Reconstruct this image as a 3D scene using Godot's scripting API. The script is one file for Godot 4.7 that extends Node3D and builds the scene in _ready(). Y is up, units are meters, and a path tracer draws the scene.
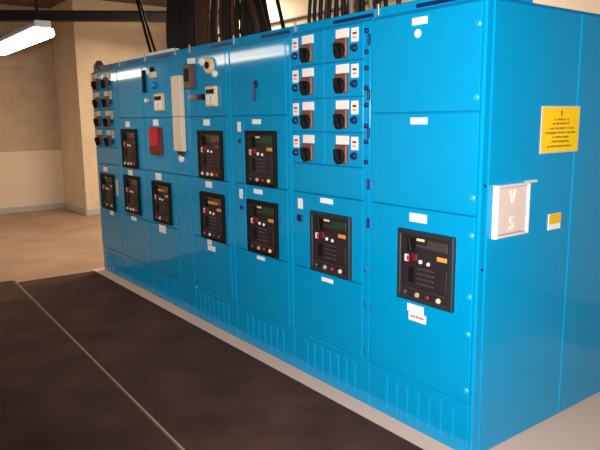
extends Node3D
# Electrical switchroom: a line of blue switchgear cubicles, rubber mats, hanging strip lights.
# Axes: the cubicle fronts lie in z = 0 facing +z, the near corner is x = 0, the line runs to -x. Metres.

var M := {}
var cache := {}
var rng := RandomNumberGenerator.new()
const TOP := 2.2


# ---------------------------------------------------------------- mesh helpers
func tri(st: SurfaceTool, a: Vector3, b: Vector3, c: Vector3, out: Vector3, ua := Vector2.ZERO, ub := Vector2.ZERO, uc := Vector2.ZERO):
	var n := (b - a).cross(c - a)
	if n.length_squared() < 1e-14:
		return
	if n.dot(out) > 0.0:      # front faces run clockwise
		st.set_uv(ua); st.add_vertex(a); st.set_uv(uc); st.add_vertex(c); st.set_uv(ub); st.add_vertex(b)
	else:
		st.set_uv(ua); st.add_vertex(a); st.set_uv(ub); st.add_vertex(b); st.set_uv(uc); st.add_vertex(c)


func quad(st: SurfaceTool, a: Vector3, b: Vector3, c: Vector3, d: Vector3, out: Vector3):
	tri(st, a, b, c, out)
	tri(st, a, c, d, out)


func begin(smooth := false) -> SurfaceTool:
	var st := SurfaceTool.new()
	st.begin(Mesh.PRIMITIVE_TRIANGLES)
	st.set_smooth_group(0 if smooth else -1)
	return st


func done(st: SurfaceTool) -> ArrayMesh:
	st.generate_normals()
	return st.commit()


# A box with chamfered edges, centred on its origin.
func box(sx: float, sy: float, sz: float, b := 0.003) -> ArrayMesh:
	var key := "b%.4f_%.4f_%.4f_%.4f" % [sx, sy, sz, b]
	if cache.has(key):
		return cache[key]
	var h := Vector3(sx, sy, sz) * 0.5
	b = minf(b, minf(h.x, minf(h.y, h.z)) * 0.8)
	var i := h - Vector3(b, b, b)
	var st := begin()
	for ax in 3:
		var u := (ax + 1) % 3
		var v := (ax + 2) % 3
		for s in [-1.0, 1.0]:
			var o := Vector3.ZERO
			o[ax] = s
			var q := []
			for c in [[-1, -1], [1, -1], [1, 1], [-1, 1]]:
				var p := Vector3.ZERO
				p[ax] = s * h[ax]; p[u] = c[0] * i[u]; p[v] = c[1] * i[v]
				q.append(p)
			quad(st, q[0], q[1], q[2], q[3], o)
		for s in [-1.0, 1.0]:
			for t in [-1.0, 1.0]:
				var q2 := []
				for c in [[0, -1], [1, -1], [1, 1], [0, 1]]:
					var p2 := Vector3.ZERO
					p2[ax] = c[1] * i[ax]
					p2[u] = s * (h[u] if c[0] == 0 else i[u])
					p2[v] = t * (i[v] if c[0] == 0 else h[v])
					q2.append(p2)
				var o2 := Vector3.ZERO
				o2[u] = s; o2[v] = t
				quad(st, q2[0], q2[1], q2[2], q2[3], o2)
	for s in [-1.0, 1.0]:
		for t in [-1.0, 1.0]:
			for w in [-1.0, 1.0]:
				tri(st, Vector3(s * h.x, t * i.y, w * i.z), Vector3(s * i.x, t * h.y, w * i.z), Vector3(s * i.x, t * i.y, w * h.z), Vector3(s, t, w))
	cache[key] = done(st)
	return cache[key]


# A picture-frame ring in the xy plane, thickness along z, chamfered on its outer and inner front edges.
func ring(w: float, h: float, d: float, t: float, b := 0.004) -> ArrayMesh:
	var key := "r%.4f_%.4f_%.4f_%.4f" % [w, h, d, t]
	if cache.has(key):
		return cache[key]
	var st := begin()
	var prof := [[0.0, 0.0], [0.0, d - b], [b, d], [t - b, d], [t, d - b], [t, 0.0]]   # inset, z
	var cs := [Vector2(-1, -1), Vector2(1, -1), Vector2(1, 1), Vector2(-1, 1)]
	for k in 4:
		var c0: Vector2 = cs[k]
		var c1: Vector2 = cs[(k + 1) % 4]
		var mid := (c0 + c1) * 0.5
		for j in 6:
			var p: Array = prof[j]
			var r: Array = prof[(j + 1) % 6]
			var f := func(c: Vector2, s: Array) -> Vector3: return Vector3(c.x * (w * 0.5 - s[0]), c.y * (h * 0.5 - s[0]), s[1])
			var dz: float = r[1] - p[1]
			var di: float = r[0] - p[0]
			var out := Vector3(mid.x * dz, mid.y * dz, di)
			if j == 5:
				out = Vector3(0, 0, -1)
			quad(st, f.call(c0, p), f.call(c1, p), f.call(c1, r), f.call(c0, r), out)
	cache[key] = done(st)
	return cache[key]


# A lathed solid round the z axis: profile of [radius, z], closed at both ends.
func lathe(prof: Array, seg := 20) -> ArrayMesh:
	var key := "l%s_%d" % [str(prof), seg]
	if cache.has(key):
		return cache[key]
	var st := begin()
	for k in seg:
		var a0 := TAU * k / seg
		var a1 := TAU * (k + 1) / seg
		var am := (a0 + a1) * 0.5
		for j in prof.size() - 1:
			var p: Array = prof[j]
			var q: Array = prof[j + 1]
			var dz: float = q[1] - p[1]
			var dr: float = q[0] - p[0]
			var out := Vector3(cos(am) * dz, sin(am) * dz, -dr)
			quad(st, Vector3(cos(a0) * p[0], sin(a0) * p[0], p[1]), Vector3(cos(a1) * p[0], sin(a1) * p[0], p[1]), Vector3(cos(a1) * q[0], sin(a1) * q[0], q[1]), Vector3(cos(a0) * q[0], sin(a0) * q[0], q[1]), out)
	cache[key] = done(st)
	return cache[key]


func disc(r: float, d: float, b := 0.003, seg := 20) -> ArrayMesh:
	return lathe([[0.0, 0.0], [r, 0.0], [r, d - b], [r - b, d], [0.0, d]], seg)


# A closed tube along points.
func tube(pts: Array, r: float, seg := 10) -> ArrayMesh:
	var st := begin(true)
	var rings := []
	for k in pts.size():
		var d: Vector3 = (pts[mini(k + 1, pts.size() - 1)] - pts[maxi(k - 1, 0)]).normalized()
		var u := d.cross(Vector3(0, 0, 1) if absf(d.z) < 0.9 else Vector3(1, 0, 0)).normalized()
		var v := d.cross(u).normalized()
		var row := []
		for j in seg:
			var a := TAU * j / seg
			row.append(pts[k] + (u * cos(a) + v * sin(a)) * r)
		rings.append(row)
	for k in pts.size() - 1:
		for j in seg:
			var j2 := (j + 1) % seg
			var mid: Vector3 = (rings[k][j] + rings[k][j2]) * 0.5 - pts[k]
			quad(st, rings[k][j], rings[k][j2], rings[k + 1][j2], rings[k + 1][j], mid)
	for j in seg:
		var j2 := (j + 1) % seg
		tri(st, pts[0], rings[0][j], rings[0][j2], pts[0] - pts[1])
		var e := pts.size() - 1
		tri(st, pts[e], rings[e][j], rings[e][j2], pts[e] - pts[e - 1])
	return done(st)


# Extrude a convex-or-not outline given in the (y, z) plane along x, centred in x.
func extrude_x(outline: Array, length: float) -> ArrayMesh:
	var st := begin()
	var n := outline.size()
	var c := Vector2.ZERO
	for p in outline:
		c += p
	c /= n
	var pv := PackedVector2Array(outline)
	var idx := Geometry2D.triangulate_polygon(pv)
	var ccw := not Geometry2D.is_polygon_clockwise(pv)
	for s in [-0.5, 0.5]:
		for k in range(0, idx.size(), 3):
			var t := []
			for m in 3:
				var q := pv[idx[k + m]]
				t.append(Vector3(s * length, q.x, q.y))
			tri(st, t[0], t[1], t[2], Vector3(s, 0, 0))
	for k in n:
		var a := pv[k]
		var b := pv[(k + 1) % n]
		var e := b - a
		var nrm := Vector2(e.y, -e.x) if ccw else Vector2(-e.y, e.x)
		quad(st, Vector3(-0.5 * length, a.x, a.y), Vector3(0.5 * length, a.x, a.y), Vector3(0.5 * length, b.x, b.y), Vector3(-0.5 * length, b.x, b.y), Vector3(0, nrm.x, nrm.y))
	return done(st)


# ---------------------------------------------------------------- materials
func srgb(r: int, g: int, b: int) -> Color:
	return Color(r / 255.0, g / 255.0, b / 255.0)


func mat(called: String, col: Color, rough := 0.5, metal := 0.0, spec := 0.5) -> StandardMaterial3D:
	var m := StandardMaterial3D.new()
	m.resource_name = called
	m.albedo_color = col
	m.roughness = rough
	m.metallic = metal
	m.metallic_specular = spec
	M[called] = m
	return m


func noise_tex(freq: float, lo: Color, hi: Color, seed_ := 1, octaves := 4, size := 256) -> NoiseTexture2D:
	var n := FastNoiseLite.new()
	n.seed = seed_
	n.noise_type = FastNoiseLite.TYPE_SIMPLEX_SMOOTH
	n.frequency = freq
	n.fractal_octaves = octaves
	var g := Gradient.new()
	g.set_color(0, lo)
	g.set_color(1, hi)
	var t := NoiseTexture2D.new()
	t.width = size
	t.height = size
	t.seamless = true
	t.noise = n
	t.color_ramp = g
	return t


func world_tex(m: StandardMaterial3D, t: Texture2D, scale_: float):
	m.albedo_texture = t
	m.uv1_triplanar = true
	m.uv1_world_triplanar = true
	m.uv1_scale = Vector3.ONE * scale_


func gray(v: float) -> Color:
	return Color(v, v, v)


func materials():
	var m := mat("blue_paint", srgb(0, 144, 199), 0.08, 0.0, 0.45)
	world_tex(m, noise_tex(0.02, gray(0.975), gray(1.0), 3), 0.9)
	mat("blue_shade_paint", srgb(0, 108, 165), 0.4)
	mat("dark_blue", srgb(4, 30, 84), 0.45)
	mat("carcass", srgb(4, 104, 160), 0.6)
	mat("charcoal", srgb(32, 42, 50), 0.5)
	mat("black", srgb(16, 14, 15), 0.65, 0.0, 0.3)
	mat("face", srgb(36, 27, 30), 0.55)
	mat("face_red", srgb(50, 25, 24), 0.55)
	mat("ridge", srgb(62, 52, 56), 0.5)
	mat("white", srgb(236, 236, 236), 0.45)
	mat("card", srgb(240, 226, 226), 0.5)
	mat("cream", srgb(222, 196, 158), 0.55)
	mat("dull_cream", srgb(178, 150, 130), 0.6)
	mat("orange", srgb(216, 146, 76), 0.5)
	mat("amber", srgb(240, 180, 40), 0.5)
	mat("red", srgb(196, 22, 40), 0.4)
	mat("deep_red", srgb(118, 20, 26), 0.4)
	mat("green", srgb(24, 62, 40), 0.45)
	mat("brown", srgb(104, 66, 52), 0.55)
	mat("rust", srgb(168, 78, 34), 0.6)
	mat("steel", srgb(176, 176, 172), 0.35, 0.7)
	mat("lamp_blue", srgb(20, 110, 215), 0.2)
	mat("holder_plastic", srgb(208, 204, 208), 0.3)
	mat("letter", srgb(228, 212, 206), 0.5)
	mat("holder_sheet", srgb(212, 189, 181), 0.5)
	mat("trunking", srgb(222, 202, 180), 0.5)
	mat("dark_steel", srgb(36, 24, 24), 0.55, 0.2)
	mat("galvanised", srgb(130, 122, 116), 0.45, 0.5)
	mat("fitting_gray", srgb(84, 70, 84), 0.5)
	mat("cable_black", srgb(20, 14, 12), 0.6, 0.0, 0.3)
	mat("cable_brown", srgb(62, 36, 26), 0.6, 0.0, 0.3)
	mat("cable_gray", srgb(128, 108, 100), 0.6)
	m = mat("mat_rubber", srgb(90, 60, 51), 0.8, 0.0, 0.3)
	world_tex(m, noise_tex(0.012, gray(0.72), gray(1.0), 11, 5), 0.55)
	var ribs := Image.create(512, 512, false, Image.FORMAT_RGB8)
	for y in 512:
		ribs.fill_rect(Rect2i(0, y, 512, 1), gray(0.5 + 0.5 * sin(TAU * y / 4.0)))
	m.heightmap_enabled = true
	m.heightmap_texture = ImageTexture.create_from_image(ribs)
	m.heightmap_scale = 0.1
	m.uv1_scale = Vector3.ONE * 0.55
	mat("mat_edge", srgb(92, 75, 64), 0.7)
	mat("bolt_glint", srgb(36, 160, 206), 0.35)  # bolts paler than the doors: flash glint is put into their blue
	mat("lit_floor_paint", srgb(216, 184, 168), 0.55, 0.0, 0.3)  # paler floor colour, standing in for stronger light near the cubicles
	m = mat("floor_paint", srgb(184, 150, 126), 0.6, 0.0, 0.25)
	world_tex(m, noise_tex(0.01, gray(0.88), gray(1.0), 21, 5), 0.5)
	m = mat("wall_paint", srgb(236, 212, 180), 0.75)
	world_tex(m, noise_tex(0.015, gray(0.94), gray(1.0), 31), 0.6)
	m = mat("wall_upper", srgb(216, 192, 162), 0.75)
	world_tex(m, noise_tex(0.015, gray(0.9), gray(1.0), 33), 0.6)
	m = mat("dado_paint", srgb(240, 218, 194), 0.6)
	mat("baseboard", srgb(190, 186, 176), 0.5)
	m = mat("ceiling_slab", srgb(120, 98, 84), 0.85)
	world_tex(m, noise_tex(0.02, gray(0.85), gray(1.0), 41), 0.6)
	m = mat("tube_light", srgb(255, 250, 240), 0.4)
	m.emission_enabled = true
	m.emission = Color(1.0, 0.95, 0.87)
	m.emission_energy_multiplier = 10.0


# ---------------------------------------------------------------- scene helpers
func numbered(called: String, parent: Node) -> String:
	if not parent.has_node(called):
		return called
	var k := 1
	while parent.has_node("%s_%03d" % [called, k]):
		k += 1
	return "%s_%03d" % [called, k]


func origin_of(n: Node) -> Vector3:
	var o := Vector3.ZERO
	while n != null and n != self:
		o += (n as Node3D).position
		n = n.get_parent()
	return o


# A mesh at a place given in the scene's metres, under any parent that is not turned.
func put(called: String, mesh: Mesh, material: String, parent: Node, at: Vector3, turn := Vector3.ZERO, label := "") -> MeshInstance3D:
	var o := MeshInstance3D.new()
	o.name = numbered(called, parent)
	o.mesh = mesh
	o.material_override = M[material]
	parent.add_child(o, true)
	o.position = at - origin_of(parent)
	o.rotation_degrees = turn
	if label != "":
		o.set_meta("label", label)
	return o


func tag(o: Node, label: String, category: String, group := ""):
	o.set_meta("label", label)
	o.set_meta("category", category)
	if group != "":
		o.set_meta("group", group)


func thing(called: String, label: String, category: String, at: Vector3, group := "") -> Node3D:
	var o := Node3D.new()
	o.name = numbered(called, self)
	add_child(o, true)
	o.position = at
	tag(o, label, category, group)
	return o


func struct(called: String, lo: Vector3, hi: Vector3, material: String, parent: Node = self, b := 0.004) -> MeshInstance3D:
	var s := hi - lo
	var o := put(called, box(s.x, s.y, s.z, b), material, parent, (lo + hi) * 0.5)
	if parent == self:
		o.set_meta("kind", "structure")
	return o


# A plate whose front stands at z, given by its bounds in x and y.
func plate(called: String, x0: float, x1: float, y0: float, y1: float, z: float, d: float, material: String, parent: Node, b := 0.003, label := "") -> MeshInstance3D:
	return put(called, box(x1 - x0, y1 - y0, d, b), material, parent, Vector3((x0 + x1) / 2, (y0 + y1) / 2, z - d / 2), Vector3.ZERO, label)


# ---------------------------------------------------------------- switchgear parts
const GAP := 0.0022

func door(cab: Node3D, x0: float, x1: float, y0: float, y1: float, called := "door", gap := GAP) -> MeshInstance3D:
	return plate(called, x0 + gap, x1 - gap, y0 + gap, y1 - gap, 0.0, 0.022, "blue_paint", cab, 0.004)


func label_plate(parent: Node, x: float, y: float, w := 0.1, h := 0.034, material := "white", called := "label_plate") -> MeshInstance3D:
	var p := put(called, box(w, h, 0.003, 0.001), material, parent, Vector3(x, y, 0.0015))
	return p


# Air circuit breaker seen through its door cut-out: a frame with its face, levers, buttons and windows.
func breaker(cab: Node3D, xc: float, yc: float, style := 0, frame := "charcoal"):
	var w := 0.375
	var h := 0.378
	var cb := put("circuit_breaker", ring(w, h, 0.022, 0.026), frame, cab, Vector3(xc, yc, 0.0))
	cb.set_meta("label", ["circuit breaker with charcoal frame and dark face", "circuit breaker with red-brown face", "circuit breaker with orange rating plate at its top", "circuit breaker with slate frame and an orange tag at its right"][style])
	var X := func(u: float) -> float: return xc + (u - 0.5) * w
	var Y := func(v: float) -> float: return yc + (0.5 - v) * h
	var el := func(called: String, u: float, v: float, uw: float, vh: float, z: float, d: float, material: String):
		put(called, box(uw * w, vh * h, d, 0.002), material, cb, Vector3(X.call(u), Y.call(v), z - d / 2 + 0.0))
	put("face_plate", box(w - 0.046, h - 0.046, 0.012, 0.002), "face_red" if style == 1 else "face", cb, Vector3(xc, yc, 0.0065))
	# upper block: handle recess, racking handle, name plates
	el.call("handle_recess", 0.26, 0.2, 0.17, 0.19, 0.016, 0.006, "black")
	put("charging_handle", box(0.024, 0.075, 0.02, 0.006), "black", cb, Vector3(X.call(0.25), Y.call(0.2), 0.024), Vector3(0, 0, 12))
	el.call("name_plate", 0.42, 0.12, 0.14, 0.035, 0.0145, 0.003, "cream" if style in [0, 3] else "brown")
	el.call("rating_plate", 0.45 if style != 2 else 0.5, 0.205, 0.2 if style != 2 else 0.5, 0.035 if style != 2 else 0.06, 0.0145, 0.003, "ridge" if style != 2 else "orange")
	el.call("window_strip", 0.72, 0.17, 0.34, 0.12, 0.0145, 0.003, ["green", "brown", "brown", "ridge"][style])
	# indicator row
	el.call("flag_window", 0.17, 0.4, 0.075, 0.1, 0.016, 0.005, "card")
	el.call("trip_flag", 0.205, 0.4, 0.05, 0.075, 0.019, 0.004, "red")
	el.call("push_button", 0.33, 0.37, 0.08, 0.09, 0.022, 0.012, "deep_red")
	put("indicator", disc(0.011, 0.008), "white", cb, Vector3(X.call(0.43), Y.call(0.42), 0.012))
	put("indicator", disc(0.01, 0.008), "card", cb, Vector3(X.call(0.57), Y.call(0.43), 0.012))
	el.call("rating_tag", 0.8, 0.33, 0.17, 0.06, 0.0155, 0.004, "orange" if style != 1 else "brown")
	# lower block: black cover with ridges, trip unit to its right
	el.call("lower_recess", 0.27, 0.62, 0.12, 0.22, 0.016, 0.006, "black")
	for k in 4:
		el.call("ridge", 0.52, 0.52 + 0.07 * k, 0.3, 0.03, 0.018, 0.008, "ridge")
	el.call("trip_unit", 0.8, 0.62, 0.19, 0.3, 0.018, 0.008, "face_red" if style in [1, 2] else "face")
	el.call("divider", 0.5, 0.825, 0.86, 0.012, 0.016, 0.006, "ridge")
	# bottom row of buttons
	var cols := ["ridge", "dull_cream", "deep_red", "cream"] if style in [0, 3] else (["cream", "cream", "cream", "red"] if style == 1 else ["brown", "cream", "ridge", "brown"])
	for k in 4:
		var u: float = [0.15, 0.38, 0.56, 0.76][k]
		put("knob", lathe([[0.0, 0.0], [0.014, 0.0], [0.014, 0.006], [0.009, 0.012], [0.0, 0.012]], 14), cols[k], cb, Vector3(X.call(u), Y.call(0.895), 0.012))


# One outgoing fuse-switch: its own little door with a rotary handle, name plate and card.
func outlet(cab: Node3D, x0: float, x1: float, y0: float, y1: float, xb: float, xs: float, far := false):
	var d := door(cab, x0, x1, y0, y1, "outlet_door", 0.0014)
	var t := y1 - 0.022
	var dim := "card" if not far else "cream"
	put("name_plate", box(0.112, 0.05, 0.004, 0.001), dim, d, Vector3(xb, t - 0.021, 0.002))
	put("switch_body", box(0.106, 0.11, 0.022, 0.006), "brown", d, Vector3(xb, t - 0.102, 0.011))
	put("rotary_knob", disc(0.044, 0.018, 0.006, 18), "black", d, Vector3(xb, t - 0.115, 0.022))
	put("lever", box(0.026, 0.092, 0.024, 0.006), "black", d, Vector3(xb, t - 0.115, 0.044), Vector3(0, 0, 25))
	put("circuit_card", box(0.06, 0.075, 0.003, 0.001), dim, d, Vector3(xs, t - 0.038, 0.0015))
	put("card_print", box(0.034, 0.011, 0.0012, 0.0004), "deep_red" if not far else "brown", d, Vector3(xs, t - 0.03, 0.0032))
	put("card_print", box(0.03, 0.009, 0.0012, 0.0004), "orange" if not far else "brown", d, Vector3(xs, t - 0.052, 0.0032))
	put("selector_knob", lathe([[0.0, 0.0], [0.022, 0.0], [0.022, 0.012], [0.014, 0.026], [0.0, 0.026]], 16), "dark_blue", d, Vector3(xs, t - 0.108, 0.0))


func outlets(cab: Node3D, xl0: float, xm: float, xr1: float, b0: float, s0: float, b1: float, s1: float, far := false):
	var ys := [2.193, 2.0, 1.8, 1.6, 1.405]
	for k in 4:
		outlet(cab, xl0, xm, ys[k + 1], ys[k], b0, s0, far)
		outlet(cab, xm, xr1, ys[k + 1], ys[k], b1, s1, far)


func meter(cab: Node3D, x: float, y: float, w: float, h: float):
	var m := put("panel_meter", box(w, h, 0.03, 0.006), "cream", cab, Vector3(x, y, 0.015))
	put("meter_window", box(w * 0.8, h * 0.22, 0.004, 0.001), "black", m, Vector3(x, y + h * 0.24, 0.031))
	put("dial", box(w * 0.8, h * 0.46, 0.004, 0.001), "card", m, Vector3(x, y - h * 0.16, 0.031))
	put("needle", box(0.004, h * 0.34, 0.002, 0.0006), "black", m, Vector3(x + 0.01, y - h * 0.16, 0.034), Vector3(0, 0, -25))


func bolt(cab: Node3D, x: float, y: float, called := "bolt", material := "bolt_glint", r := 0.016):
	put(called, lathe([[0.0, 0.0], [r, 0.0], [r, 0.004], [r * 0.6, 0.009], [0.0, 0.009]], 14), material, cab, Vector3(x, y, -0.001))


func hinge(cab: Node3D, x: float, y: float, h := 0.05, material := "dark_blue"):
	put("hinge", lathe([[0.0, -h / 2], [0.006, -h / 2], [0.009, -h / 2 + 0.006], [0.009, h / 2 - 0.006], [0.006, h / 2], [0.0, h / 2]], 10), material, cab, Vector3(x, y, 0.004), Vector3(90, 0, 0))


# Body, kick plate with pressed ribs, and the low gland chamber along the top.
func cubicle(called: String, label: String, x0: float, x1: float, ribs_at := 0.35, slot_at := 0.5, body_right := 0.0) -> Node3D:
	var c := thing(called, label, "cabinet", Vector3((x0 + x1) / 2, 0, 0), "blue switchgear cubicles in one line")
	var lo := Vector3(x0 + 0.001, 0.012, -1.58)
	var hi := Vector3(x1 - 0.001 - body_right, TOP - 0.004, -0.019)
	put("body", box(hi.x - lo.x, hi.y - lo.y, hi.z - lo.z, 0.003), "carcass", c, (lo + hi) / 2)
	var kx1 := x1 - body_right
	var k := plate("kick_plate", x0 + GAP, kx1 - GAP - (0.006 if body_right > 0.0 else 0.0), 0.004, 0.279, -0.006, 0.02, "blue_paint", c, 0.004)
	var n := 7
	var xs := x0 + (x1 - x0) * ribs_at - 0.235
	for j in n:
		put("vent_rib", box(0.038, 0.19, 0.012, 0.005), "blue_paint", k, Vector3(xs + 0.078 * j, 0.142, -0.004))
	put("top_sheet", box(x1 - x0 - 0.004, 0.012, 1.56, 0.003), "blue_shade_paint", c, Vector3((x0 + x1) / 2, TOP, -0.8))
	var ch := put("gland_chamber", box(x1 - x0 - 0.006, 0.05, 0.31, 0.004), "blue_paint", c, Vector3((x0 + x1) / 2, TOP + 0.031, -0.19))
	var sx := x0 + (x1 - x0) * slot_at
	put("slot_shade", box(0.34, 0.02, 0.006, 0.002), "dark_blue", ch, Vector3(sx, TOP + 0.026, -0.034))  # raised strip coloured dark, standing in for the shade of a slot
	put("lifting_lug", box(0.018, 0.06, 0.008, 0.002), "steel", ch, Vector3(x0 + 0.02, TOP + 0.045, -0.03))
	return c


# ---------------------------------------------------------------- textures with print
func sign_texture() -> ImageTexture:
	var img := Image.create(160, 128, false, Image.FORMAT_RGB8)
	img.fill(srgb(255, 204, 24))
	var ink := srgb(120, 84, 8)
	# a small red mark at the head, then seven lines too small to read in the photograph
	img.fill_rect(Rect2i(77, 8, 7, 12), srgb(196, 60, 20))
	img.fill_rect(Rect2i(78, 22, 5, 4), srgb(196, 60, 20))
	var rows := [[32, 50, 110], [44, 44, 116], [58, 30, 138], [71, 14, 146], [84, 44, 116], [97, 42, 118], [111, 24, 136]]
	var r := RandomNumberGenerator.new()
	r.seed = 5
	for row in rows:
		var x: int = row[1]
		while x < row[2]:
			var len_ := r.randi_range(2, 4)
			img.fill_rect(Rect2i(x, row[0], len_, r.randi_range(4, 6)), ink)
			x += len_ + (1 if r.randf() < 0.75 else 4)
	img.generate_mipmaps()
	return ImageTexture.create_from_image(img)


# ---------------------------------------------------------------- lamps, cables
func strip_light(x0: float, x1: float, y: float, z: float, label: String, energy: float, col := Color(1.0, 0.94, 0.84), turn := 0.0):
	var xc := (x0 + x1) / 2
	var L := x1 - x0
	var t := thing("strip_light", label, "ceiling light", Vector3(xc, y, z), "hanging strip lights")
	put("diffuser", extrude_x([Vector2(0.06, -0.07), Vector2(0.06, 0.07), Vector2(0.018, 0.08), Vector2(0.0, 0.065), Vector2(0.0, -0.065), Vector2(0.018, -0.08)], L), "tube_light", t, Vector3(xc, y, z))
	put("housing", box(L, 0.05, 0.11, 0.008), "fitting_gray", t, Vector3(xc, y + 0.086, z))
	for s in [-1.0, 1.0]:
		put("end_cap", box(0.014, 0.05, 0.114, 0.005), "white", t, Vector3(xc + s * (L / 2 + 0.005), y + 0.086, z))
		put("hanger_rod", tube([Vector3(0, 0, 0), Vector3(0, 3.745 - y - 0.105, 0)], 0.012, 8), "dark_steel", t, Vector3(xc + s * (L / 2 - 0.12), y + 0.105, z))
	var a := AreaLight3D.new()
	a.name = "strip_glow"
	a.area_size = Vector2(L, 0.14)
	a.light_color = col
	a.light_energy = energy
	a.area_range = 20.0
	a.shadow_enabled = true
	t.add_child(a)
	a.position = Vector3(0, -0.012, 0)
	a.rotation_degrees = Vector3(-90, 0, 0)
	t.rotation_degrees.y = turn


func cable(x0: float, z0: float, x1: float, y1: float, bow: float, r: float, material: String, label: String, group: String):
	var t := thing("power_cable", label, "cable", Vector3(x0, TOP + 0.006, z0), group)
	var pts := []
	var h := y1 - TOP - 0.006
	for k in 13:
		var f := k / 12.0
		pts.append(Vector3((x1 - x0) * f * f * (3 - 2 * f) + bow * sin(PI * f), h * f, 0.02 * sin(TAU * f)))
	var at := Vector3(x0, TOP + 0.006, z0)
	put("sheath", tube(pts, r, 10), material, t, at)
	put("gland", lathe([[0.0, 0.0], [r * 1.06, 0.0], [r * 1.06, 0.03], [r * 1.02, 0.06], [0.0, 0.06]], 12), "rust" if fmod(absf(x0) * 37.0, 3.0) < 1.0 else "steel", t, at, Vector3(-90, 0, 0))


# ================================================================ the scene
func _ready():
	rng.seed = 7
	# camera
	var cam := Camera3D.new()
	cam.name = "camera"
	cam.fov = 39.6156
	cam.near = 0.05
	cam.far = 60.0
	add_child(cam)
	cam.position = Vector3(1.7866, 1.6860, 2.3822)
	cam.rotation_degrees = Vector3(-9.7262, 53.1501, -0.7059)
	cam.current = true
	# environment: a closed room, so the world outside is almost black
	var env := Environment.new()
	env.background_mode = Environment.BG_COLOR
	env.background_color = Color(0.02, 0.02, 0.02)
	env.ambient_light_source = Environment.AMBIENT_SOURCE_BG
	env.tonemap_mode = Environment.TONE_MAPPER_LINEAR
	env.tonemap_exposure = 1.0
	env.sdfgi_enabled = true
	env.ssao_enabled = true
	env.ssil_enabled = true
	var we := WorldEnvironment.new()
	we.name = "environment"
	we.environment = env
	add_child(we)
	# the photographer's flash, just above the lens
	var flash := SpotLight3D.new()
	flash.name = "camera_flash"
	flash.position = cam.position + Vector3(0, 0.07, 0)
	flash.rotation_degrees = Vector3(-8.0, 42.0, 0)
	flash.light_color = Color(1.0, 0.99, 0.96)
	flash.light_energy = 23.0
	flash.spot_range = 30.0
	flash.spot_attenuation = 2.0
	flash.spot_angle = 46.0
	flash.spot_angle_attenuation = 1.0
	flash.light_size = 0.03
	flash.shadow_enabled = true
	add_child(flash)

	materials()
	room()
	lights()
	line_up()
	side_items()
	floor_mats()
	overhead()


func room():
	struct("floor", Vector3(-10.9, -0.2, -3.2), Vector3(8.2, 0.0, 7.2), "floor_paint")
	struct("lit_floor_2", Vector3(-5.22, 0.0, -1.9), Vector3(0.9, 0.004, 0.113), "lit_floor_paint", self, 0.001)  # added pad; brighter floor light along the cubicles is put into its colour
	struct("ceiling", Vector3(-10.9, 3.75, -3.2), Vector3(8.2, 3.95, 7.2), "ceiling_slab")
	struct("wall_back", Vector3(-9.4, 0, -3.2), Vector3(8.2, 3.75, -3.0), "wall_paint")
	struct("wall_front", Vector3(-10.9, 0, 7.0), Vector3(8.2, 3.75, 7.2), "wall_paint")
	struct("wall_right", Vector3(8.0, 0, -3.0), Vector3(8.2, 3.75, 7.0), "wall_paint")
	var wl := struct("wall_left", Vector3(-10.9, 0, -1.22), Vector3(-10.7, 3.75, 7.0), "wall_upper")
	# upper courses of the end wall, with hairline joints
	var y := 1.15
	for k in 5:
		var hh := 0.5
		for j in 5:
			var z0 := -1.21 + j * 1.6 + (0.0 if k % 2 == 0 else -0.0)
			put("panel", box(0.012, hh - 0.003, 1.597, 0.002), "wall_upper", wl, Vector3(-10.696, y + hh / 2, z0 + 0.8))
		y += 0.5
	struct("wall_return", Vector3(-10.9, 0, -3.2), Vector3(-9.4, 3.75, -1.22), "wall_paint")
	struct("trim_1", Vector3(-10.7, 0.0, -1.219), Vector3(-10.655, 1.14, 6.79), "dado_paint")
	struct("baseboard_left", Vector3(-10.655, 0.0, -1.2), Vector3(-10.637, 0.11, 6.79), "baseboard")
	struct("baseboard_return", Vector3(-10.637, 0.0, -1.22), Vector3(-9.382, 0.11, -1.202), "baseboard")
	struct("baseboard_corner", Vector3(-9.4, 0.0, -2.99), Vector3(-9.382, 0.11, -1.221), "baseboard")


func lights():
	# the row over the aisle: one fitting in view, the next mirrored in the far cubicles
	strip_light(-4.5, -3.0, 2.28, 1.06, "glowing strip light hanging at the upper left under the dark beam", 0.7)
	strip_light(-7.55, -6.05, 2.28, 1.06, "glowing strip light second along the aisle row, mirrored in the far cubicles", 0.6)
	# unseen: two behind the cubicles, then two added to brighten end wall and room
	strip_light(-2.8, -1.3, 3.5, -2.4, "glowing strip light behind the near cubicles by the back wall", 1.4, Color(1.0, 0.93, 0.86))
	strip_light(-7.1, -5.7, 3.45, -2.2, "glowing strip light behind the far cubicles by the back wall", 13.0, Color(1.0, 0.94, 0.84), 90.0)
	strip_light(-9.6, -8.1, 3.3, 2.6, "added unseen strip light over the open floor, brightening the end wall", 2.7)
	strip_light(-0.6, 0.9, 3.2, 4.4, "added unseen strip light behind the camera, filling the room with light", 1.2)


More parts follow.
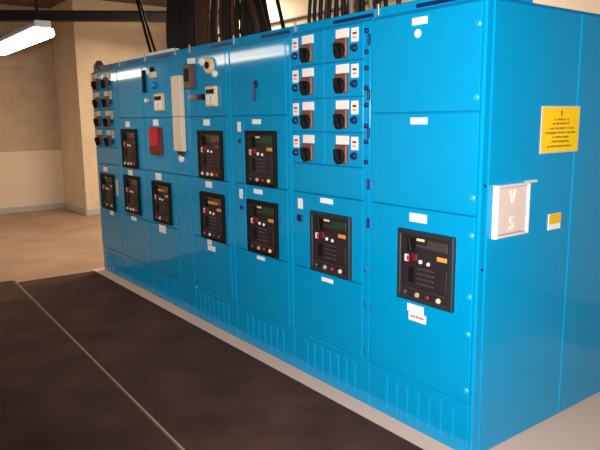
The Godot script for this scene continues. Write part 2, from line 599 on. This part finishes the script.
func line_up():
	var c: Node3D
	var d: MeshInstance3D
	# ---- near cubicle: three doors, one breaker
	c = cubicle("switchgear_cubicle", "nearest blue cubicle with one breaker in its tall lower door and a plain sheet side", -0.74, 0.0, 0.5, 0.62, 0.02)
	d = door(c, -0.735, -0.026, 1.705, 2.193)
	label_plate(d, -0.395, 2.146, 0.1, 0.036)
	put("keyhole_cap", disc(0.021, 0.006), "white", d, Vector3(-0.406, 2.088, 0.0))
	d = door(c, -0.735, -0.026, 1.22, 1.705)
	label_plate(d, -0.388, 1.664, 0.112, 0.034)
	d = door(c, -0.735, -0.026, 0.282, 1.22)
	label_plate(d, -0.38, 1.172, 0.118, 0.046)
	var w := label_plate(d, -0.385, 0.688, 0.115, 0.042, "white")
	w.position.z += 0.001
	label_plate(d, -0.372, 0.642, 0.122, 0.046, "card", "warning_label")
	for k in 5:
		put("print", box(0.014, 0.01, 0.0012, 0.0004), "red", d, Vector3(-0.41 + 0.019 * k, 0.645, 0.0036))
	breaker(c, -0.32, 0.919, 3)
	for yy in [2.092, 1.77, 1.308, 1.128, 0.828, 0.64, 0.351]:
		bolt(c, -0.045, yy)
	put("corner_post", box(0.024, 2.19, 0.05, 0.007), "blue_paint", c, Vector3(-0.013, 1.1, -0.024))
	for yy in [1.098, 1.316, 0.83, 0.624]:
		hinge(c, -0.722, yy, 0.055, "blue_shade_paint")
	# the sheets of its side
	put("side_panel", box(0.018, 2.19, 0.72, 0.004), "blue_paint", c, Vector3(-0.0095, 1.1, -0.414))
	put("side_panel", box(0.018, 2.19, 0.78, 0.004), "blue_paint", c, Vector3(-0.0095, 1.1, -1.171))
	for yy in [1.365, 0.967]:
		put("side_screw", disc(0.008, 0.004, 0.001, 12), "dark_blue", c, Vector3(0.0, yy, -0.028), Vector3(0, 90, 0))

	# ---- eight fuse switches over one breaker
	c = cubicle("switchgear_cubicle", "second blue cubicle from the near corner, eight bright switches in two columns above one breaker", -1.475, -0.74, 0.5, 0.75)
	outlets(c, -1.47, -1.135, -0.798, -1.29, -1.418, -0.972, -0.867)
	door(c, -1.47, -0.798, 1.22, 1.405)
	plate("hinge_strip", -0.795, -0.744, 0.283, 2.193, 0.0, 0.02, "blue_paint", c, 0.003)
	for yy in [2.142, 2.032, 1.948, 1.842, 1.751, 1.638, 1.551, 1.441]:
		put("hinge_pin", disc(0.013, 0.016, 0.004, 14), "dark_blue", c, Vector3(-0.768, yy, 0.0))
	for yy in [2.095, 1.805, 1.6, 1.318, 1.1]:
		hinge(c, -0.752, yy, 0.06)
	for yy in [0.829, 0.624, 0.335]:
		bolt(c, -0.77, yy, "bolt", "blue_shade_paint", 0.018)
	d = door(c, -1.47, -0.798, 0.73, 1.22)
	label_plate(d, -1.12, 1.188, 0.12, 0.032)
	label_plate(d, -1.384, 1.146, 0.05, 0.066, "card")
	put("lock", box(0.05, 0.045, 0.012, 0.004), "dark_blue", d, Vector3(-1.386, 1.052, 0.006))
	breaker(c, -1.077, 0.928, 0)
	d = door(c, -1.47, -0.798, 0.282, 0.73)
	label_plate(d, -1.115, 0.694, 0.11, 0.026)

	# ---- two breakers under a door with a dark lever lock
	c = cubicle("switchgear_cubicle", "blue cubicle with a dark lever lock on its plain top door above two breakers", -2.215, -1.477, 0.5, 0.72)
	d = door(c, -2.21, -1.525, 1.705, 2.193)
	put("lock_rose", disc(0.026, 0.012, 0.004), "dark_blue", d, Vector3(-1.872, 1.915, 0.0))
	put("lock_lever", box(0.026, 0.13, 0.018, 0.007), "dark_blue", d, Vector3(-1.868, 1.87, 0.02))
	plate("hinge_strip", -1.523, -1.48, 0.283, 2.193, 0.0, 0.02, "blue_paint", c, 0.003)
	for row in [[1.22, 1.705, 1.664, 1.415], [0.73, 1.22, 1.18, 0.93]]:
		plate("wiring_cover", -2.21 + GAP, -2.045, row[0] + GAP, row[1] - GAP, 0.0, 0.02, "blue_paint", c, 0.003)
		label_plate(c, -2.105, row[2] - 0.035, 0.045, 0.07, "card")
		put("lock", disc(0.016, 0.01, 0.003), "dark_blue", c, Vector3(-2.1, row[2] - 0.135, 0.0))
		d = door(c, -2.043, -1.525, row[0], row[1])
		label_plate(d, -1.875, row[2], 0.11, 0.034)
		breaker(c, -1.82, row[3], 0, "black")
	d = door(c, -2.21, -1.525, 0.282, 0.73)
	label_plate(d, -1.86, 0.705, 0.1, 0.026)

	# ---- meters above two breakers
	c = cubicle("switchgear_cubicle", "blue cubicle right of the white trunking, a meter and dial above two narrow dark breakers", -2.9, -2.217, 0.45, 0.75)
	d = door(c, -2.896, -2.275, 1.705, 2.193)
	put("name_plate", box(0.13, 0.045, 0.004, 0.001), "white", d, Vector3(-2.8, 2.14, 0.002))
	put("relay", box(0.12, 0.19, 0.05, 0.008), "brown", d, Vector3(-2.8, 2.02, 0.025))
	put("relay_window", box(0.08, 0.1, 0.004, 0.001), "black", d, Vector3(-2.8, 2.03, 0.052))
	put("dial_ring", lathe([[0.0, 0.0], [0.062, 0.0], [0.062, 0.02], [0.05, 0.028], [0.0, 0.024]], 22), "cream", d, Vector3(-2.5, 2.085, 0.0))
	put("dial_hub", disc(0.026, 0.016, 0.005), "black", d, Vector3(-2.5, 2.085, 0.024))
	put("selector", disc(0.03, 0.024, 0.006), "white", d, Vector3(-2.6, 2.12, 0.0))
	put("indicator_lamp", disc(0.026, 0.024, 0.008), "card", d, Vector3(-2.42, 2.02, 0.0))
	put("selector", disc(0.028, 0.03, 0.006), "steel", d, Vector3(-2.8, 1.862, 0.0))
	put("push_button", disc(0.024, 0.022, 0.005), "deep_red", d, Vector3(-2.7, 1.855, 0.0))
	put("push_button", disc(0.024, 0.022, 0.005), "black", d, Vector3(-2.62, 1.855, 0.0))
	meter(c, -2.465, 1.855, 0.15, 0.15)
	plate("hinge_strip", -2.272, -2.222, 0.283, 2.193, 0.0, 0.02, "blue_paint", c, 0.003)
	for row in [[1.22, 1.705, 1.66, 1.41, 1], [0.73, 1.22, 1.175, 0.925, 2]]:
		d = door(c, -2.896, -2.275, row[0], row[1])
		label_plate(d, -2.588, row[2], 0.1, 0.048)
		breaker(c, -2.53, row[3], row[4], "black")
	d = door(c, -2.896, -2.275, 0.282, 0.73)
	label_plate(d, -2.61, 0.708, 0.07, 0.04)
	label_plate(d, -2.58, 0.66, 0.12, 0.042)

	# ---- narrow filler with white trunking
	c = cubicle("switchgear_cubicle", "narrow blue filler cubicle carrying a tall white trunking cover", -3.165, -2.902, 0.5, 0.5)
	c.get_node("gland_chamber/slot_shade").queue_free()
	for k in range(7):
		var rn := "kick_plate/vent_rib" + ("" if k == 0 else "_%03d" % k)
		c.get_node(rn).free()
	door(c, -3.162, -2.905, 0.282, 1.22)
	door(c, -3.162, -2.905, 1.22, 2.193)
	put("trunking_cover", box(0.165, 0.33, 0.04, 0.006), "trunking", c, Vector3(-3.02, 1.875, 0.0225))
	put("trunking_cover", box(0.165, 0.285, 0.04, 0.006), "trunking", c, Vector3(-3.02, 1.565, 0.0225))
	put("key_switch", box(0.09, 0.045, 0.02, 0.005), "charcoal", c, Vector3(-3.035, 1.4, 0.01))
	put("key_knob", disc(0.034, 0.02, 0.006), "white", c, Vector3(-3.035, 1.362, 0.0))

	# ---- red relay panel
	c = cubicle("switchgear_cubicle", "blue cubicle left of the white trunking, with a bright red relay panel above one breaker", -3.785, -3.167, 0.5, 0.6)
	d = door(c, -3.78, -3.17, 1.705, 2.193)
	put("indicator_lamp", disc(0.03, 0.03, 0.008), "card", d, Vector3(-3.6, 2.11, 0.0))
	put("selector", box(0.09, 0.055, 0.03, 0.006), "cream", d, Vector3(-3.49, 2.075, 0.015))
	put("push_button", disc(0.026, 0.024, 0.006), "black", d, Vector3(-3.54, 2.12, 0.0))
	put("indicator_lamp", disc(0.032, 0.03, 0.008), "lamp_blue", d, Vector3(-3.51, 1.985, 0.0))
	put("vertical_switch", box(0.04, 0.2, 0.025, 0.005), "black", d, Vector3(-3.72, 2.03, 0.0125))
	put("push_button", disc(0.02, 0.022, 0.005), "card", d, Vector3(-3.7, 1.86, 0.0))
	put("push_button", disc(0.022, 0.022, 0.005), "steel", d, Vector3(-3.62, 1.855, 0.0))
	meter(c, -3.4, 1.835, 0.17, 0.15)
	d = door(c, -3.78, -3.17, 1.22, 1.705)
	put("name_plate", box(0.11, 0.055, 0.004, 0.001), "white", d, Vector3(-3.53, 1.66, 0.002))
	var rp := put("relay_panel", box(0.215, 0.24, 0.04, 0.006), "deep_red", c, Vector3(-3.505, 1.5, 0.02))
	put("relay_face", box(0.175, 0.15, 0.008, 0.003), "red", rp, Vector3(-3.505, 1.53, 0.042))
	put("relay_base", box(0.2, 0.035, 0.03, 0.004), "black", rp, Vector3(-3.505, 1.395, 0.022))
	d = door(c, -3.78, -3.17, 0.73, 1.22)
	label_plate(d, -3.53, 1.175, 0.12, 0.06)
	breaker(c, -3.465, 0.945, 2, "black")
	d = door(c, -3.78, -3.17, 0.282, 0.73)
	label_plate(d, -3.5, 0.695, 0.14, 0.07)

	# ---- two brown breakers under a plain door
	c = cubicle("switchgear_cubicle", "second-farthest blue cubicle, two brown breakers stacked under a plain top door", -4.405, -3.787, 0.5, 0.6)
	door(c, -4.4, -3.79, 1.705, 2.193)
	for row in [[1.22, 1.705, 1.645, 1.412], [0.73, 1.22, 1.17, 0.955]]:
		d = door(c, -4.4, -3.79, row[0], row[1])
		label_plate(d, -4.19, row[2], 0.11, 0.055)
		breaker(c, -4.15, row[3], 1, "black")
	d = door(c, -4.4, -3.79, 0.282, 0.73)
	label_plate(d, -4.17, 0.71, 0.13, 0.04)

	# ---- the far end
	c = cubicle("switchgear_cubicle", "farthest blue cubicle at the end of the line, eight small switches above one breaker", -5.15, -4.407, 0.5, 0.5)
	outlets(c, -5.145, -4.86, -4.5, -4.99, -5.09, -4.72, -4.6, true)
	plate("hinge_strip", -4.497, -4.41, 0.283, 2.193, 0.0, 0.02, "blue_paint", c, 0.003)
	door(c, -5.145, -4.5, 1.22, 1.405)
	d = door(c, -5.145, -4.5, 0.73, 1.22)
	label_plate(d, -4.89, 1.165, 0.12, 0.05)
	breaker(c, -4.83, 0.93, 0, "black")
	label_plate(c, -4.575, 0.99, 0.05, 0.17, "cream")
	d = door(c, -5.145, -4.5, 0.282, 0.73)
	label_plate(d, -4.78, 0.7, 0.1, 0.05)
	var bx := put("sounder_bracket", box(0.14, 0.05, 0.08, 0.006), "brown", c, Vector3(-5.03, 2.215, -0.06))
	put("sounder", lathe([[0.0, 0.0], [0.06, 0.0], [0.06, 0.03], [0.03, 0.075], [0.0, 0.08]], 16), "brown", bx, Vector3(-5.03, 2.24, -0.06), Vector3(-90, 0, 0))


func side_items():
	# yellow warning sign on the end sheet
	var s := thing("warning_sign", "yellow warning sign with lines of dark print on the side of the nearest cubicle", "sign", Vector3(0.003, 1.612, -0.628))
	put("sign_plate", box(0.004, 0.236, 0.352, 0.0012), "cream", s, Vector3(0.003, 1.612, -0.628))
	var m := StandardMaterial3D.new()
	m.resource_name = "sign_print"
	m.albedo_texture = sign_texture()
	m.roughness = 0.45
	M["sign_print"] = m
	var q := begin()
	var a := Vector3(0, 0.109, 0.166)
	var b := Vector3(0, 0.109, -0.166)
	var cc := Vector3(0, -0.109, -0.166)
	var e := Vector3(0, -0.109, 0.166)
	tri(q, a, b, cc, Vector3(1, 0, 0), Vector2(0, 0), Vector2(1, 0), Vector2(1, 1))
	tri(q, a, cc, e, Vector3(1, 0, 0), Vector2(0, 0), Vector2(1, 1), Vector2(0, 1))
	put("sign_face", done(q), "sign_print", s, Vector3(0.0056, 1.612, -0.628))

	# wall holder for papers with raised letters
	var h := thing("document_holder", "white framed plastic document holder on the side of the nearest cubicle", "document holder", Vector3(0.0, 1.236, -0.22))
	put("back_plate", box(0.008, 0.252, 0.258, 0.002), "holder_plastic", h, Vector3(0.004, 1.236, -0.22))
	put("rim", ring(0.262, 0.256, 0.03, 0.014), "holder_plastic", h, Vector3(0.001, 1.236, -0.22), Vector3(0, 90, 0))
	put("paper", box(0.016, 0.222, 0.236, 0.002), "holder_sheet", h, Vector3(0.012, 1.236, -0.22))
	put("hook", box(0.01, 0.014, 0.1, 0.003), "holder_plastic", h, Vector3(0.006, 1.362, -0.387))
	for k in 2:
		var t := TextMesh.new()
		t.text = ["V", "S"][k]
		var f := SystemFont.new()
		f.font_names = PackedStringArray(["Droid Sans"])
		f.font_weight = 700
		t.font = f
		t.font_size = 32
		t.pixel_size = 0.0028
		t.depth = 0.004
		put("letter", t, "letter", h, Vector3(0.022, [1.302, 1.172][k], -0.22), Vector3(0, 90, 0))

	var g := thing("small_tag", "small yellow and white tag on the side of the nearest cubicle", "tag", Vector3(0.003, 1.138, -0.62))
	put("tag_plate", box(0.005, 0.085, 0.115, 0.0015), "white", g, Vector3(0.003, 1.136, -0.62))
	put("tag_band", box(0.002, 0.054, 0.113, 0.0008), "amber", g, Vector3(0.0062, 1.151, -0.62))


func floor_mats():
	var t := thing("rubber_mat", "dark brown ribbed rubber mat beside the blue cubicles", "mat", Vector3(-1.8, 0, 0.5), "rubber safety mats")
	# near mat: its aisle edge runs a little askew
	var st := begin()
	var pts := [Vector2(-5.13, 0.115), Vector2(1.6, 0.115), Vector2(1.6, 1.165), Vector2(-5.15, 0.925)]
	slab(st, pts, 0.0, 0.007)
	put("sheet", done(st), "mat_rubber", t, Vector3.ZERO)
	var t2 := thing("rubber_mat", "dark brown ribbed rubber mat farther from the cubicles, with a pale edge strip", "mat", Vector3(-1.8, 0, 1.7), "rubber safety mats")
	st = begin()
	pts = [Vector2(-5.27, 0.955), Vector2(1.6, 1.195), Vector2(1.6, 3.3), Vector2(-5.6, 3.06)]
	slab(st, pts, 0.0, 0.007)
	put("sheet", done(st), "mat_rubber", t2, Vector3.ZERO)
	st = begin()
	slab(st, [Vector2(-5.27, 0.934), Vector2(1.6, 1.188), Vector2(1.6, 1.194), Vector2(-5.27, 0.948)], 0.0, 0.006)
	put("edge_strip", done(st), "mat_edge", t2, Vector3.ZERO)


func slab(st: SurfaceTool, p: Array, y0: float, y1: float):
	var c := Vector2.ZERO
	for v in p:
		c += v
	c /= p.size()
	var n := p.size()
	for k in n:
		var a: Vector2 = p[k]
		var b: Vector2 = p[(k + 1) % n]
		var mid := (a + b) * 0.5 - c
		quad(st, Vector3(a.x, y0, a.y), Vector3(b.x, y0, b.y), Vector3(b.x, y1, b.y), Vector3(a.x, y1, a.y), Vector3(mid.x, 0, mid.y))
	for y in [y0, y1]:
		quad(st, Vector3(p[0].x, y, p[0].y), Vector3(p[1].x, y, p[1].y), Vector3(p[2].x, y, p[2].y), Vector3(p[3].x, y, p[3].y), Vector3(0, y - (y0 + y1) / 2, 0))


func overhead():
	# dark steel beam running askew under the ceiling from the end wall to the back wall
	var c := Vector3(-9.0, 3.31, -0.2)
	var b := thing("steel_beam", "dark steel beam crossing under the ceiling at the far end of the room", "beam", c)
	put("web", box(0.03, 0.14, 6.5, 0.003), "dark_steel", b, c)
	put("flange", box(0.13, 0.022, 6.5, 0.004), "dark_steel", b, c - Vector3(0, 0.068, 0))
	put("flange", box(0.13, 0.022, 6.5, 0.004), "dark_steel", b, c + Vector3(0, 0.068, 0))
	b.rotation_degrees.y = -31.3
	# conduit along the back wall
	var p := thing("wall_conduit", "thin dark conduit along the back wall above the cubicles", "pipe", Vector3(-3.0, 3.04, -2.97))
	put("pipe", tube([Vector3(-5.9, 0, 0), Vector3(6.5, 0, 0)], 0.022, 10), "dark_steel", p, Vector3(-3.0, 3.04, -2.97))
	# cable tray above the cubicles, out of the picture: the cables hang from it
	var t := thing("cable_tray", "grey steel cable tray above the blue cubicles", "cable tray", Vector3(-2.6, 3.3, -0.5))
	for s in [-1.0, 1.0]:
		put("side_rail", box(5.2, 0.07, 0.02, 0.003), "galvanised", t, Vector3(-2.4, 3.3, -0.5 + s * 0.3))
	for k in 18:
		put("rung", box(0.03, 0.02, 0.6, 0.003), "galvanised", t, Vector3(-4.9 + 0.295 * k, 3.28, -0.5))
	for k in 3:
		put("hanger_rod", tube([Vector3(0, 0, 0), Vector3(0, 0.42, 0)], 0.01, 8), "dark_steel", t, Vector3(-4.6 + 2.0 * k, 3.33, -0.5))

	# added white bar along two cubicle tops, standing in for a lamp reflection
	var w := thing("glint_bar", "white bar added on top of the far cubicles as a lamp reflection", "trunking", Vector3(-3.7, TOP + 0.057, -0.08))
	put("bar_body", box(0.95, 0.02, 0.06, 0.004), "white", w, Vector3(-3.7, TOP + 0.067, -0.08))
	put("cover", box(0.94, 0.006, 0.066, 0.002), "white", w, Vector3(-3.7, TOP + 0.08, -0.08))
	# cables, in bundles as they drop into the cubicles: a front and a back row each
	# (front row, back row, first x, last x, lean, radius, ...)
	var groups := [
		[2, 0, -4.5, -4.26, -0.5, 0.016, "dark cable at the far end", "pair of cables at the far end"],
		[10, 9, -4.06, -3.5, 0.0, 0.024, "dark cable in the dense bundle above the red relay panel", "dense cable bundle"],
		[5, 3, -3.48, -3.2, -0.05, 0.02, "brown cable in the bundle above the white trunking", "brown cable bundle"],
		[6, 5, -2.98, -2.66, 0.0, 0.024, "dark cable in the straight bundle above the meter", "straight cable bundle"],
		[6, 2, -2.66, -2.26, -0.32, 0.02, "dark cable in the leaning bundle above the lever lock", "leaning cable bundle"],
		[5, 2, -1.83, -1.55, 0.16, 0.017, "dark cable in the fan above the bright switches", "left cable fan"],
		[7, 4, -1.53, -1.08, 0.02, 0.017, "dark cable in the bundle next to the plain near cubicle", "right cable bundle"],
	]
	var nth := ["leftmost", "second from left", "third from left", "fourth from left", "fifth from left", "sixth from left", "seventh from left", "eighth from left", "ninth from left", "last on the right"]
	for gi in groups.size():
		var g: Array = groups[gi]
		for row in 2:
			var n: int = g[row]
			for k in n:
				var f: float = (k + 0.5) / n
				var x0: float = lerpf(g[2], g[3], f) + (rng.randf_range(-0.012, 0.012))
				var z0 := -0.42 - 0.2 * row
				var mt: String = "cable_black"
				if gi == 2 or (gi > 2 and k % 4 == 3):
					mt = "cable_brown"
				if gi == 6 and k % 3 == 2 and row == 0:
					mt = "cable_gray"
				var place: String = nth[k] if k < n - 1 else "rightmost"
				cable(x0, z0, x0 + g[4] * (1.0 + 0.25 * f) + rng.randf_range(-0.03, 0.03), 3.27, rng.randf_range(-0.012, 0.02), g[5] * rng.randf_range(0.75, 1.0), mt, "%s %s%s" % [place, "back-row " if row == 1 else "", g[6]], g[7])
